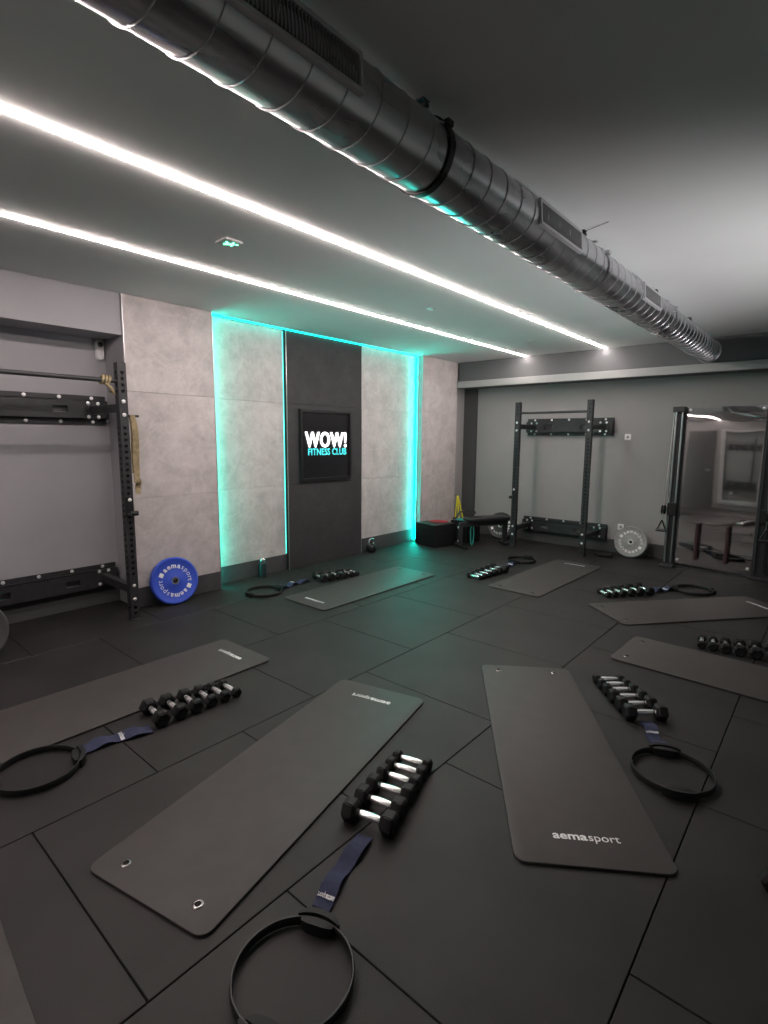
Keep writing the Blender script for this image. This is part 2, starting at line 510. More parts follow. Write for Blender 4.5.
def clamp(y):
    bm = BM()
    n = 48
    r0, r1 = DR + .0045, DR + .009
    for k in range(n):
        a, b = 2 * PI * k / n, 2 * PI * (k + 1) / n
        q = []
        for yy in (y - .014, y + .014):
            for r in (r0, r1):
                for t_ in (a, b):
                    q.append(bm.verts.new((r * math.cos(t_), yy, r * math.sin(t_))))
        bm.faces.new((q[2], q[3], q[7], q[6])); bm.faces.new((q[0], q[1], q[3], q[2])); bm.faces.new((q[4], q[5], q[7], q[6]))
    ca = math.radians(35)
    p = Vector((math.cos(ca), 0, math.sin(ca))) * (DR + .012)
    box(bm, p.x - .010, p.x + .012, y - .018, y + .018, p.z - .010, p.z + .012, .002)
    return bm
for y in (0.25, 1.76, 3.52, 5.30, 6.75):
    part('ring_clamp', clamp(y), M['blackmetal2'] if y < 2 else M['duct'], duct, label='dark ring clamp' if y < 2 else None)
for y in (.1, 1.70, 3.29, 4.91, 6.2):
    bm = BM()
    cyl(bm, (.03, y, DR - .01), (.03, y, CEIL - DZ), .004, 8)
    box(bm, .0, .06, y - .012, y + .012, DR + .002, DR + .016, .002)
    box(bm, .005, .055, y - .02, y + .02, CEIL - DZ - .006, CEIL - DZ)
    part('hanger', bm, M['blackmetal'], duct)
# grilles let into the flank that faces the room
def grille(y0, y1, L=None):
    yc, hl = (y0 + y1) / 2, (y1 - y0) / 2
    a = math.radians(5)
    e = bpy.data.objects.new('grille', None)
    rot = (0, -a, 0)
    fr = BM()
    hw = .060; fw = .014
    X = DR * .985
    box(fr, X - .012, X + .010, -hl, hl, -hw, -hw + fw, .001); box(fr, X - .012, X + .010, -hl, hl, hw - fw, hw, .001)
    box(fr, X - .012, X + .010, -hl, -hl + fw, -hw + fw, hw - fw, .001); box(fr, X - .012, X + .010, hl - fw, hl, -hw + fw, hw - fw, .001)
    g = part('grille', fr, M['grille'], duct, loc=(0, yc, 0), rot=rot, label='aluminium vent grille with dark slots')
    part('grille_back', box(BM(), X - .004, X - .001, -hl + fw, hl - fw, -hw + fw, hw - fw), M['backing'], g)
    nb = int((2 * hl - 2 * fw) / .0125)
    sl = BM()
    for k in range(nb):
        yy = -hl + fw + (k + .5) * (2 * hl - 2 * fw) / nb
        box(sl, X, X + .007, yy - .0018, yy + .0018, -hw + fw, hw - fw)
    s = part('slats', sl, M['slat'], g); s['kind'] = 'stuff'
for a_, b_ in ((.55, 1.28), (2.52, 3.05), (4.28, 4.74)):
    grille(a_, b_)
t = thing('guy_wire', 'thin wire running from the duct hanger across the bright ceiling', 'wire', (0, 0, 0))
part('wire', cyl(BM(), (DX + .03, 3.29, 2.812), (-1.12, 3.24, 2.816), .0015, 6), M['blackmetal'], t)

# ------------------------------------------------------------------ exercise mats
MW, ML, MT = .60, 1.78, .012
def mat_mesh():
    bm = BM(); r = .045; n = 7; pts = []
    for cx, cy, a0 in ((MW / 2 - r, ML / 2 - r, 0), (-MW / 2 + r, ML / 2 - r, PI / 2), (-MW / 2 + r, -ML / 2 + r, PI), (MW / 2 - r, -ML / 2 + r, 1.5 * PI)):
        for k in range(n + 1):
            a = a0 + PI / 2 * k / n
            pts.append((cx + r * math.cos(a), cy + r * math.sin(a)))
    rings = []
    for inset, z in ((.0015, 0), (0, .002), (0, .0095), (.001, .0114), (.003, MT)):
        s = [(x * (1 - inset / (MW / 2)), y * (1 - inset / (ML / 2))) for x, y in pts]
        rings.append([bm.verts.new((x, y, z)) for x, y in s])
    for a, b in zip(rings, rings[1:]):
        for k in range(len(a)):
            bm.faces.new((a[k], a[(k + 1) % len(a)], b[(k + 1) % len(a)], b[k]))
    bm.faces.new(rings[-1]); bm.faces.new(list(reversed(rings[0])))
    return mesh('foam', bm, M['mat'], True)
foam_me = mat_mesh()
bm, wd = brand_text(.062)
s = .262 / wd
for v in bm.verts:
    v.co = Vector((-v.co.x * s, -v.co.y * s, v.co.z))
name_me = mesh('printed_name', bm, M['print'])
bm = lathe(BM(), [(.0115, .0), (.0115, .0040), (.0150, .0045), (.019, .0030), (.0210, .0)], 28, cap=False)
eye_me = mesh('eyelet', bm, M['eye'], True)
bm = lathe(BM(), [(.0114, .0008), (.0005, .0008)], 16, cap=False)
hole_me = mesh('eyelet_hole', bm, M['backing'])
def exercise_mat(x, y, deg, label):
    t = thing('exercise_mat', label, 'mat', (x, y, 0), (0, 0, math.radians(deg)), 'grey exercise mats laid out on the floor')
    link('foam', foam_me, t)
    link('printed_name', name_me, t, (0, ML / 2 - .15, MT + .0006), label='white printed word aemasport')
    for sx in (-1, 1):
        e = link('eyelet', eye_me, t, (sx * .187, -ML / 2 + .085, MT - .0005), label='chrome eyelet')
        link('eyelet_hole', hole_me, e)
    return t
exercise_mat(-1.880, 1.560, 12.8, 'grey exercise mat in the centre foreground with two eyelets at its near end')
exercise_mat(-1.046, 2.611, -145.6, 'grey exercise mat whose printed name reads upright, right of centre foreground')
exercise_mat(-3.265, 1.353, 0.5, 'grey exercise mat running out of the left edge, in front of the left rack')
exercise_mat(-3.786, 4.134, 179.6, 'grey exercise mat nearest the teal lit wall')
exercise_mat(-2.469, 5.887, -1.4, 'grey exercise mat in front of the black rack on the back wall')
exercise_mat(-.940, 5.597, -39.7, 'grey exercise mat lying before the mirror at the far right')
exercise_mat(-.252, 4.182, -91.8, 'grey exercise mat cut by the right edge, with dumbbells along its far side')
exercise_mat(-1.76, .045, -93.5, 'grey exercise mat of which only a sliver shows at the bottom left corner')

# ------------------------------------------------------------------ dumbbells
FL = [.088, .084, .079, .072, .064, .058]
TH = [.064, .060, .056, .052, .047, .043]
GAP = [0, .103, .098, .092, .083, .076]
HL = .114
def dumbbell_parts(i):
    F, T = FL[i], TH[i]
    Rc = F / math.sqrt(3)
    res = []
    bm = BM()
    rings = []
    for rr, xx in ((.60, 0), (.72, .0), (.97, T * .18), (1.0, T * .25), (1.0, T * .78), (.95, T * .86), (.70, T), (.62, T * .99), (.35, T * .95)):
        rings.append([bm.verts.new((xx, Rc * rr * math.cos(PI / 3 * k + 0), Rc * rr * math.sin(PI / 3 * k + 0))) for k in range(6)])
    for a, b in zip(rings, rings[1:]):
        for k in range(6): bm.faces.new((a[k], a[(k + 1) % 6], b[(k + 1) % 6], b[k]))
    bm.faces.new(rings[0]); bm.faces.new(rings[-1])
    bmesh.ops.bevel(bm, geom=[e for e in bm.edges if abs(e.verts[0].co.x - e.verts[1].co.x) > T * .3], offset=.004, segments=2, affect='EDGES')
    head = mesh('head', bm, M['rubber_black'], 25)
    bm = BM()
    pr = []
    h = HL / 2 + .004
    for k in range(25):
        x = -h + 2 * h * k / 24
        u = x / h
        r = .0125 + .0035 * (1 - u * u) + (.0012 if (k % 2 == 0 and abs(u) < .8) else 0)
        if abs(u) > .93: r = .017
        pr.append((r, x))
    lathe(bm, pr, 20, Matrix.Rotation(PI / 2, 4, 'Y'))
    hand = mesh('handle', bm, M['handle'], True)
    return head, hand
DBM = [dumbbell_parts(i) for i in range(6)]
def dumbbell(i, x, y, ang, label, group, z=0):
    """ang = direction of the handle"""
    F = FL[i]
    t = thing('dumbbell', label, 'dumbbell', (x, y, z), (0, 0, ang), group)
    head, hand = DBM[i]
    link('handle', hand, t, (0, 0, F / 2), label='ribbed chrome handle')
    link('head', head, t, (HL / 2, 0, F / 2))
    link('head', head, t, (-HL / 2, 0, F / 2), (0, 0, PI))
    return t
ORD = ['largest dumbbell, at the strap end', 'second dumbbell from the strap end', 'third dumbbell from the strap end', 'fourth dumbbell from the strap end', 'fifth dumbbell from the strap end', 'smallest dumbbell, farthest from the strap']
ROWS = [
    (-1.335, 1.488, 105.0, 0, .455, 'beside the central foreground mat'),
    (-.713, 3.165, 133.0, 0, .455, 'beside the right foreground mat'),
    (-2.815, 1.305, 85.6, 0, .465, 'beside the left foreground mat'),
    (-4.330, 3.955, 77.0, 0, .455, 'by the teal lit wall'),
    (-3.025, 5.700, 266.0, 0, .50, 'in front of the bench and rack'),
    (-1.440, 5.910, 233.5, 0, .475, 'in front of the mirror'),
    (-.245, 4.745, 189.0, 0, .450, 'by the right edge mat'),
]
for x, y, deg, tw, ln, desc in ROWS:
    d = math.radians(deg); sc = ln / sum(GAP); pos = 0
    for i in range(6):
        pos += GAP[i] * sc
        o_ = ORD[i]
        if desc.startswith('by the right edge'):
            o_ = ['rightmost largest dumbbell', 'second dumbbell from right', 'third dumbbell from right', 'fourth dumbbell from right', 'second dumbbell from left', 'leftmost smallest dumbbell'][i]
        jit = math.radians(random.uniform(-2.5, 2.5))
        dumbbell(i, x + pos * math.cos(d), y + pos * math.sin(d), d - PI / 2 + jit,
                 o_ + ', row ' + desc.replace('the right edge mat', 'right edge mat'), 'dumbbells in the row ' + desc)
t = thing('dumbbell', 'lone black dumbbell just peeking in at the lower right edge', 'dumbbell', (-.004, 2.125, 0), (0, 0, math.radians(112)))
link('handle', DBM[2][1], t, (0, 0, FL[2] / 2), label='ribbed chrome handle')
for a in (0, PI):
    link('head', DBM[2][0], t, ((HL / 2) * math.cos(a), 0, FL[2] / 2), (0, 0, a))

# ------------------------------------------------------------------ pilates rings and straps
RR = .178
def ring_parts():
    bm = BM()
    # flat band standing on edge: section 6 mm x 30 mm, with rounded edges
    n = 72
    sec = [(-.004, -.013), (-.004, .013), (-.002, .016), (.002, .016), (.004, .013), (.004, -.013), (.002, -.016), (-.002, -.016)]
    rings = []
    for k in range(n):
        a = 2 * PI * k / n
        rings.append([bm.verts.new(((RR + r) * math.cos(a), (RR + r) * math.sin(a), .019 + z)) for r, z in sec])
    for k in range(n):
        a, b = rings[k], rings[(k + 1) % n]
        for j in range(8): bm.faces.new((a[j], a[(j + 1) % 8], b[(j + 1) % 8], b[j]))
    band = mesh('band', bm, M['rubber_mid'], True)
    bm = BM()   # grip: inner and outer curved pads around the band at +x
    for r0, r1, ha, zt in ((RR + .005, RR + .026, .40, .046), (RR - .034, RR - .005, .34, .042)):
        m_ = 12; prev = None
        for k in range(m_ + 1):
            t_ = -ha + 2 * ha * k / m_
            bulge = 1 - (abs(t_) / ha) ** 3 * .65
            if r0 > RR: a0, a1 = r0, r0 + (r1 - r0) * bulge
            else: a0, a1 = r1 - (r1 - r0) * bulge, r1
            zz = [(a0, .002), (a1, .002), (a1, zt * (.8 + .2 * bulge)), (a0, zt * (.8 + .2 * bulge))]
            cur = [bm.verts.new((r * math.cos(t_), r * math.sin(t_), z)) for r, z in zz]
            if prev:
                for j in range(4): bm.faces.new((prev[j], prev[(j + 1) % 4], cur[(j + 1) % 4], cur[j]))
            else: bm.faces.new(cur)
            prev = cur
        bm.faces.new(prev)
    bmesh.ops.bevel(bm, geom=[e for e in bm.edges if e.calc_face_angle(0) > 1.0], offset=.004, segments=2, affect='EDGES')
    return band, mesh('grip', bm, M['rubber_black'], 35)
band_me, grip_me = ring_parts()
RINGS = [(-1.085, .872, 112, 'lying in the foreground at the bottom edge', 0),
         (-.470, 2.700, 113, 'right of the right foreground mat', 0),
         (-2.765, .705, 76, 'at the left edge beside the left foreground mat', 0),
         (-4.385, 3.235, 85, 'on the floor below the teal lit wall', 0),
         (-3.065, 6.390, 268, 'in front of the bench and the black rack', 0),
         (-1.050, 6.330, 202, 'in front of the mirror machine', 0)]
for x, y, deg, desc, _ in RINGS:
    t = thing('pilates_ring', 'black pilates ring with two grips ' + desc, 'fitness ring', (x, y, 0), (0, 0, math.radians(deg)), 'pilates rings')
    link('band', band_me, t)
    link('grip', grip_me, t); link('grip', grip_me, t, rot=(0, 0, PI))

def ribbon(pts, wdt, th=.003):
    """pts: (x,y,z, tilt); flat fabric band"""
    bm = BM(); prev = None
    P = [Vector(p[:3]) for p in pts]
    for i, p in enumerate(P):
        d = P[min(i + 1, len(P) - 1)] - P[max(i - 1, 0)]
        d.z = 0; d.normalize()
        s_ = Vector((-d.y, d.x, 0)); tl = pts[i][3]
        s2 = s_ * math.cos(tl) + Vector((0, 0, 1)) * math.sin(tl)
        a = p + s2 * wdt / 2; b = p - s2 * wdt / 2; up = Vector((0, 0, th))
        cur = [bm.verts.new(a), bm.verts.new(b), bm.verts.new(b + up), bm.verts.new(a + up)]
        if prev:
            for j in range(4): bm.faces.new((prev[j], prev[(j + 1) % 4], cur[(j + 1) % 4], cur[j]))
        else: bm.faces.new(cur)
        prev = cur
    bm.faces.new(prev)
    return bm
def strap(x0, y0, x1, y1, desc, wdt=.066, waves=1.5, amp=.017, ph=0.4, lab_t=.9, lab_flat=True, zend=0.0):
    dx, dy = x1 - x0, y1 - y0
    L = math.hypot(dx, dy); ang = math.atan2(dy, dx)
    t = thing('resistance_band', 'navy fabric resistance band ' + desc, 'resistance band', (x0, y0, 0), (0, 0, ang), 'navy fabric resistance bands')
    N = 40
    def prof(u, k): return amp * (0.5 - 0.5 * math.cos(2 * PI * (waves * u + ph * 0 ))) * (1 - .25 * k)
    lo, up_ = [], []
    for i in range(N + 1):
        u = i / N
        z = prof(u, 0) + zend * u * u
        lat = .006 * math.sin(2 * PI * u * 1.2 + ph)
        tl = .10 * math.sin(2 * PI * u * waves + ph)
        tl = tl * min(1, z / .006)
        lo.append((u * L, lat, z * .9 + .0005, tl)); up_.append((u * L, lat + .002, z + .005, tl))
    bm = ribbon(lo, wdt)
    b2 = ribbon(up_, wdt)
    me2 = bpy.data.meshes.new('x'); b2.to_mesh(me2); b2.free(); bm.from_mesh(me2); bpy.data.meshes.remove(me2)
    # rounded fold at both ends
    for u in (0, 1):
        p = up_[0] if u == 0 else up_[-1]
        q = lo[0] if u == 0 else lo[-1]
        cyl(bm, (p[0], p[1] - wdt / 2, (p[2] + q[2]) / 2 + .0018), (p[0], p[1] + wdt / 2, (p[2] + q[2]) / 2 + .0018), .0038, 10)
    part('band_fabric', bm, M['navy'], t, 50)
    i = int(lab_t * N); p = up_[i]
    bm, wd = brand_text(.02)
    s = wdt * .97 / wd
    slope = math.atan2(up_[min(i + 1, N)][2] - up_[i - 1][2], up_[min(i + 1, N)][0] - up_[i - 1][0])
    for v in bm.verts: v.co = Vector((v.co.x * s, v.co.y * s * 2.0, v.co.z))
    bmesh.ops.transform(bm, matrix=Matrix.Translation((p[0], p[1], p[2] + .0068)) @ Matrix.Rotation(-slope, 4, 'Y') @ Matrix.Rotation(-PI / 2, 4, 'Z'), verts=bm.verts[:])
    part('printed_name', bm, M['print'], t, label='small white printed word aemasport')
strap(-1.312, 1.425, -1.205, 1.085, 'between the foreground ring and its dumbbells', lab_t=.90, waves=2.0, amp=.020)
strap(-.700, 3.125, -.560, 2.885, 'draped on the ring right of the right foreground mat', waves=1.5, lab_t=.5, amp=.022)
strap(-2.735, 1.235, -2.800, .925, 'beside the left foreground mat', wdt=.088, waves=2.0, lab_t=.45, amp=.016)
strap(-4.400, 3.840, -4.375, 3.455, 'on the floor below the teal lit wall', waves=2.5, lab_t=.6, amp=.03)
strap(-3.040, 5.860, -3.062, 6.180, 'in front of the bench, by the far ring', waves=2.0, lab_t=.6, amp=.035)
strap(-1.370, 5.985, -1.235, 6.245, 'by the ring in front of the mirror', waves=2.0, lab_t=.6, amp=.04)

# ------------------------------------------------------------------ wall mounted racks
def hole_strip(bm, org, u, v, n, wd, z0, z1, skip=(), pitch=.05, hr=.0155, depth=.012, first=.05):
    """face of width wd (direction u, centred) from z0 to z1 along v, with round openings"""
    u, v, n, org = Vector(u), Vector(v), Vector(n), Vector(org)
    cells = []; z = z0
    c = z0 + first
    holes = []
    while c < z1 - .03:
        if not any(a <= c <= b for a, b in skip): holes.append(c)
        c += pitch
    def P(a, b, d=0): return bm.verts.new(org + u * a + v * b + n * d)
    def quad(a0, a1, b0, b1):
        bm.faces.new((P(a0, b0), P(a1, b0), P(a1, b1), P(a0, b1)))
    last = z0; h = pitch * .4
    for c in holes:
        if c - h > last + 1e-5: quad(-wd / 2, wd / 2, last, c - h)
        out = [(wd / 2, 0), (wd / 2, h), (0, h), (-wd / 2, h), (-wd / 2, 0), (-wd / 2, -h), (0, -h), (wd / 2, -h)]
        O = [P(a, c + b) for a, b in out]
        I = [P(hr * math.cos(PI / 4 * k), c + hr * math.sin(PI / 4 * k)) for k in range(8)]
        D = [P(hr * math.cos(PI / 4 * k), c + hr * math.sin(PI / 4 * k), -depth) for k in range(8)]
        for k in range(8):
            j = (k + 1) % 8
            bm.faces.new((O[k], O[j], I[j], I[k])); bm.faces.new((I[k], I[j], D[j], D[k]))
        last = c + h
    quad(-wd / 2, wd / 2, last, z1)
bolt_me = mesh('bolt', lathe(BM(), [(.016, 0), (.016, .003), (.011, .004), (.011, .010), (.006, .012)], 12), M['bolt'], 30)
def rack(origin, rot, label, group, UX, D, top=2.15, plate=(-.13, 1.17), hooks=(), dz=0.0):
    t = thing('power_rack', label, 'rack', origin, (0, 0, rot), group)
    S = .07
    def bolt(x, y, z, n):
        r = {'-y': (PI / 2, 0, 0), '+x': (0, PI / 2, 0), '-x': (0, -PI / 2, 0), '+z': (0, 0, 0)}[n]
        link('bolt', bolt_me, t, (x, y, z), r, label='silver bolt')
    for x in UX:
        bm = BM()
        y = -D
        sk = [(1.70 + dz, 1.96 + dz), (.13, .37)]
        hole_strip(bm, (x, y - S / 2, 0), (1, 0, 0), (0, 0, 1), (0, -1, 0), S, 0.012, top, sk)
        hole_strip(bm, (x + S / 2, y, 0), (0, 1, 0), (0, 0, 1), (1, 0, 0), S, 0.012, top, sk)
        hole_strip(bm, (x - S / 2, y, 0), (0, -1, 0), (0, 0, 1), (-1, 0, 0), S, 0.012, top, sk)
        box(bm, x - S / 2 + .0005, x + S / 2 - .0005, y + S / 2 - .003, y + S / 2, 0, top)
        up_o = part('upright', bm, M['blackmetal'], t)
        part('core', box(BM(), x - S / 2 + .013, x + S / 2 - .013, y - S / 2 + .013, y + S / 2 - .003, 0.012, top - .001), M['backing'], up_o)  # dark filling put in so the holes look shaded inside
        part('foot_plate', box(BM(), x - .045, x + .045, y - .045, y + .045, 0, .012, .002), M['blackmetal'], t)
        part('top_cap', box(BM(), x - S / 2, x + S / 2, y - S / 2, y + S / 2, top, top + .006, .002), M['blackmetal2'], t)
        for z in (1.77 + dz, 1.88 + dz, .19, .31): bolt(x, y - S / 2, z, '-y')
        # arms to the wall plates: square tube + gusset
        for z in (1.825 + dz, .275):
            bm = BM()
            box(bm, x - .03, x + .03, y + S / 2, -.055, z - .035, z + .035, .003)
            box(bm, x - .055, x + .055, -.062, -.052, z - .075, z + .075, .002)
            part('arm', bm, M['blackmetal'], t)
            sgn = '-x' if x == UX[0] else '+x'
            for bx, bz in ((-.042, -.06), (.042, .06), (-.042, .06), (.042, -.06)):
                bolt(x + bx, -.062, z + bz, '-y')
    # pull-up bar
    part('pull_up_bar', cyl(BM(), (UX[0] + S / 2, -D, top - .145), (UX[1] - S / 2, -D, top - .145), .018, 14), M['blackmetal'], t, True)
    # wall channels
    a, b = plate
    for nm, z0, z1 in (('wall_channel', 1.70 + dz, 1.955 + dz), ('wall_channel', .13, .39)):
        bm = BM()
        sl = [a + .30, a + .42, b - .46, b - .34]
        zm0, zm1 = (z0 + z1) / 2 - .03, (z0 + z1) / 2 + .03
        box(bm, a, b, -.055, -.049, zm1, z1 - .045)
        box(bm, a, b, -.055, -.049, z0 + .045, zm0)
        xs = [a] + sl + [b]
        for k in (0, 2, 4): box(bm, xs[k], xs[k + 1], -.055, -.049, zm0, zm1)
        for s0, s1 in ((z1 - .051, z1 - .045), (z0 + .045, z0 + .051)):
            box(bm, a, b, -.055, 0, s0, s1)
        box(bm, a, b, -.006, -.0, z1 - .045, z1, .001); box(bm, a, b, -.006, -.0, z0, z0 + .045, .001)
        box(bm, a, a + .006, -.055, 0, z0 + .045, z1 - .045); box(bm, b - .006, b, -.055, 0, z0 + .045, z1 - .045)
        part(nm, bm, M['blackmetal'], t)
        nbolt = 5
        for k in range(nbolt):
            xx = a + .12 + (b - a - .24) * k / (nbolt - 1)
            bolt(xx, -.006, z1 - .022, '-y')
            if z0 > 1: bolt(xx, -.006, z0 + .022, '-y')
    # j hooks
    for hx, hz, sd in hooks:
        bm = BM()
        y = -D - S / 2
        box(bm, hx - .03, hx + .03, y - .010, y - .001, hz - .07, hz + .09, .002)
        box(bm, hx - .03, hx + .03, y - .075, y - .010, hz - .07, hz - .055, .002)
        tube(bm, [(hx - .03, y - .078, hz - .05), (hx + .03, y - .078, hz - .05)], .022, 12)
        part('j_hook', bm, M['blackmetal2'], t)
        bolt(hx, y - .010, hz + .06, '-y')
    return t
rack((-3.62, YB - .02, 0), 0, 'black wall mounted power rack on the back wall, seen whole', 'wall mounted power racks', (0, 1.04), .60, 2.12, hooks=((0, .80, 0),), dz=-.045)
rack((XF + .016, .95, 0), PI / 2, 'black wall mounted power rack in the left niche, cut by the left edge', 'wall mounted power racks', (0, 1.04), .65, 2.19, hooks=((1.04, 1.00, 0),))

# ------------------------------------------------------------------ bumper plates
def bumper(name, label, loc, rot, m, th=.062, R=.225, group=None, prn=True, spin=0.0):
    t = thing(name, label, 'weight plate', loc, rot, group)
    bm = lathe(BM(), [(.052, -th / 2 + .006), (.185, -th / 2 + .006), (.195, -th / 2), (R - .010, -th / 2), (R, -th / 2 + .010), (R, th / 2 - .010), (R - .010, th / 2), (.198, th / 2), (.192, th / 2 - .004), (.066, th / 2 - .004), (.060, th / 2), (.030, th / 2), (.030, -th / 2 + .006), (.052, -th / 2 + .006)], 64, cap=False)
    part('disc', bm, m, t, 35)
    bm = lathe(BM(), [(.025, -th / 2 + .002), (.036, -th / 2 + .002), (.036, th / 2 + .002), (.025, th / 2 + .002), (.025, -th / 2 + .002)], 32, cap=False)
    part('hub', bm, M['steelring'], t, 35, label='steel centre hub')
    if prn:
        bm = BM()
        z = th / 2 - .0028
        for mid in (PI / 2 + spin, -PI / 2 + spin):
            arc_text(bm, [('aema', .0018), ('sport', .0)], .066, .142, mid, z)
        for a in (spin, PI + spin):
            b2 = BM()
            box(b2, -.020, .020, -.020, .020, 0, .001)
            for i_ in (-1, 1):
                box(b2, i_ * .009 - .003, i_ * .009 + .003, -.016, .016, .001, .0012)
            me2 = bpy.data.meshes.new('x'); b2.to_mesh(me2); b2.free()
            me2.transform(Matrix.Rotation(a, 4, 'Z') @ Matrix.Translation((.142, 0, z)))
            bm.from_mesh(me2); bpy.data.meshes.remove(me2)
        part('printed_name', bm, M['print'], t, label='white word aemasport printed twice round the disc')
    return t
# facing +x with lean toward the wall: local z -> world direction
def facing(nrm, spin=0):
    n = Vector(nrm).normalized()
    up = Vector((0, 0, 1)); x = up.cross(n).normalized(); y = n.cross(x)
    return Matrix((x, y, n)).transposed().to_euler()
ln = math.radians(11)
bumper('bumper_plate', 'blue bumper plate with white lettering leaning on the grey panelled wall',
       (-4.745, 2.457, .224), facing((math.cos(ln), -.12, math.sin(ln))), M['blue'], spin=-.5)
bumper('bumper_plate', 'grey bumper plate leaning on the back wall between rack and mirror',
       (-2.068, 7.64, .213), facing((0.05, -math.cos(ln), math.sin(ln))), M['greyplate'], R=.214, spin=-.5, group='grey bumper plates')
bumper('bumper_plate', 'grey bumper plate on edge behind the bench',
       (-4.06, 7.66, .215), facing((.25, -math.cos(ln), math.sin(ln) * 1.3)), M['plate_dark'], R=.212, spin=.4, group='grey bumper plates')
bumper('bumper_plate', 'grey rimmed bumper plate of which only the rim shows at the left edge',
       (-4.472, .815, .224), facing((math.cos(ln), 0.0, math.sin(ln) * .5)), M['plate_dark'], group='grey bumper plates', prn=True)

# ------------------------------------------------------------------ cable machine with polished steel front
MY = 7.44
cm = thing('cable_machine', 'dark cable machine with tall polished steel front at the far right', 'gym machine', (-1.08, MY, 0), (0, 0, math.radians(-0.2)))
def sheet():
    bm = BM(); nx, nz = 24, 48
    x0, x1 = -.400, .405
    V = []
    for j in range(nz + 1):
        v = j / nz
        row = []
        for i in range(nx + 1):
            u = i / nx
            zb = .055 + (.018 - .055) * u
            z = zb + (2.005 - zb) * v
            x = x0 + (x1 - x0) * u
            y = .008 + v * .022                      # leans very slightly backwards
            if v > .86:
                y += .010 * ((v - .86) / .14) ** 2 + .0012 * math.sin(u * 11) * ((v - .86) / .14)
            y += .0005 * math.sin(u * 5 + v * 3)
            row.append(bm.verts.new((x, y, z)))
        V.append(row)
    for a, b in zip(V, V[1:]):
        for i in range(nx): bm.faces.new((a[i], a[i + 1], b[i + 1], b[i]))
    # give it thickness
    r = bmesh.ops.solidify(bm, geom=bm.faces[:], thickness=.003)
    return bm
part('steel_front', sheet(), M['mirror'], cm, 60, label='polished mirror-like steel sheet')
for sx, w_ in ((-1, .062), (1, .085)):
    bm = BM()
    xc = sx * (.408 + w_)
    box(bm, xc - w_, xc + w_, -.01, .14, .02, 2.0, .006)
    box(bm, xc - w_ * .35, xc + w_ * .35, -.018, -.01, .10, 1.92, .002)
    part('column', bm, M['blackmetal'], cm)
    bm = BM()
    for dx in (-.035, .035) if sx < 0 else (-.05, .05):
        cyl(bm, (xc + dx, -.045, .06), (xc + dx, -.045, 1.95), .010, 12)
    part('guide_rod', bm, M['steelring'] if sx < 0 else M['blackmetal2'], cm, True, label='steel guide rods' if sx < 0 else None)
    bm = BM()
    box(bm, xc - .07, xc + .06, -.08, .10, 1.945, 2.01, .006)
    part('top_bracket', bm, M['blackmetal'], cm)
    bm = BM()
    box(bm, xc - w_ - .02, xc + w_ + .02, -.11, .16, 0, .03, .006)
    part('base_foot', bm, M['blackmetal'], cm)
    # carriage with pulley
    bm = BM()
    box(bm, xc - .05, xc + .05, -.075, -.03, .66, .82, .006)
    part('carriage', bm, M['blackmetal2'], cm)
    px = xc - .085 if sx < 0 else xc + .03
    bm = lathe(BM(), [(.008, -.018), (.060, -.018), (.060, -.012), (.050, 0), (.060, .012), (.060, .018), (.008, .018)], 24,
               Matrix.Translation((px, -.08, .73)) @ Matrix.Rotation(PI / 2, 4, 'Y'))
    part('pulley', bm, M['blackmetal2'], cm, 35)
    bm = BM()
    cyl(bm, (xc - .055, -.055, 1.93), (px, -.075, .77), .0035, 8)
    cyl(bm, (px, -.12, .70), (px, -.12, .60), .0035, 8)
    part('cable', bm, M['steelring'], cm, True)
    # D handle
    bm = BM()
    tube(bm, [(px, -.12, .60), (px - .052, -.12, .475)], .010, 8); tube(bm, [(px, -.12, .60), (px + .052, -.12, .475)], .010, 8)
    tube(bm, [(px - .060, -.12, .470), (px + .062, -.12, .470)], .019, 12)
    part('pull_handle', bm, M['blackmetal2'], cm, True)
part('cross_member', box(BM(), -.42, .42, .045, .12, 1.93, 2.0, .005), M['blackmetal'], cm)
part('bottom_rail', box(BM(), -.42, .42, -.02, .10, 0.0, .017, .003), M['blackmetal'], cm)
for x in (-.165, .155):
    bm = BM()
    tube(bm, [(x, -.05, .135), (x, -.05, .585)], .024, 16)
    part('padded_post', bm, M['maroon'], cm, 40, label='dark red foam covered post')
    bm = BM()
    for z in (.18, .53): cyl(bm, (x, -.05, z), (x, .012, z), .007, 8)
    part('post_bracket', bm, M['steelring'], cm)
for x in (-.37, .375):
    for z in (.10, 1.97):
        bm = lathe(BM(), [(.018, 0), (.018, .004), (.008, .008)], 16, Matrix.Translation((x, -.0 if z < 1 else .034, z)) @ Matrix.Rotation(PI / 2, 4, 'X'))
        part('screw', bm, M['bolt'], cm, True)

# wall mirror on the rear wall (seen only in the polished steel)
t = thing('wall_mirror', 'large white framed mirror on the rear wall, met only in the steel reflection', 'mirror', (-1.95, YR, 0))
bm = BM()
for a in (-1, 1):
    box(bm, a * .48 - .055, a * .48 + .055, 0, .05, .13, 2.17, .003)
box(bm, -.425, .425, 0, .05, .13, .24, .003); box(bm, -.425, .425, 0, .05, 2.07, 2.17, .003)
part('frame', bm, M['frame'], t)
part('glass', box(BM(), -.43, .43, .01, .02, .22, 2.09), M['mirror_glass'], t)

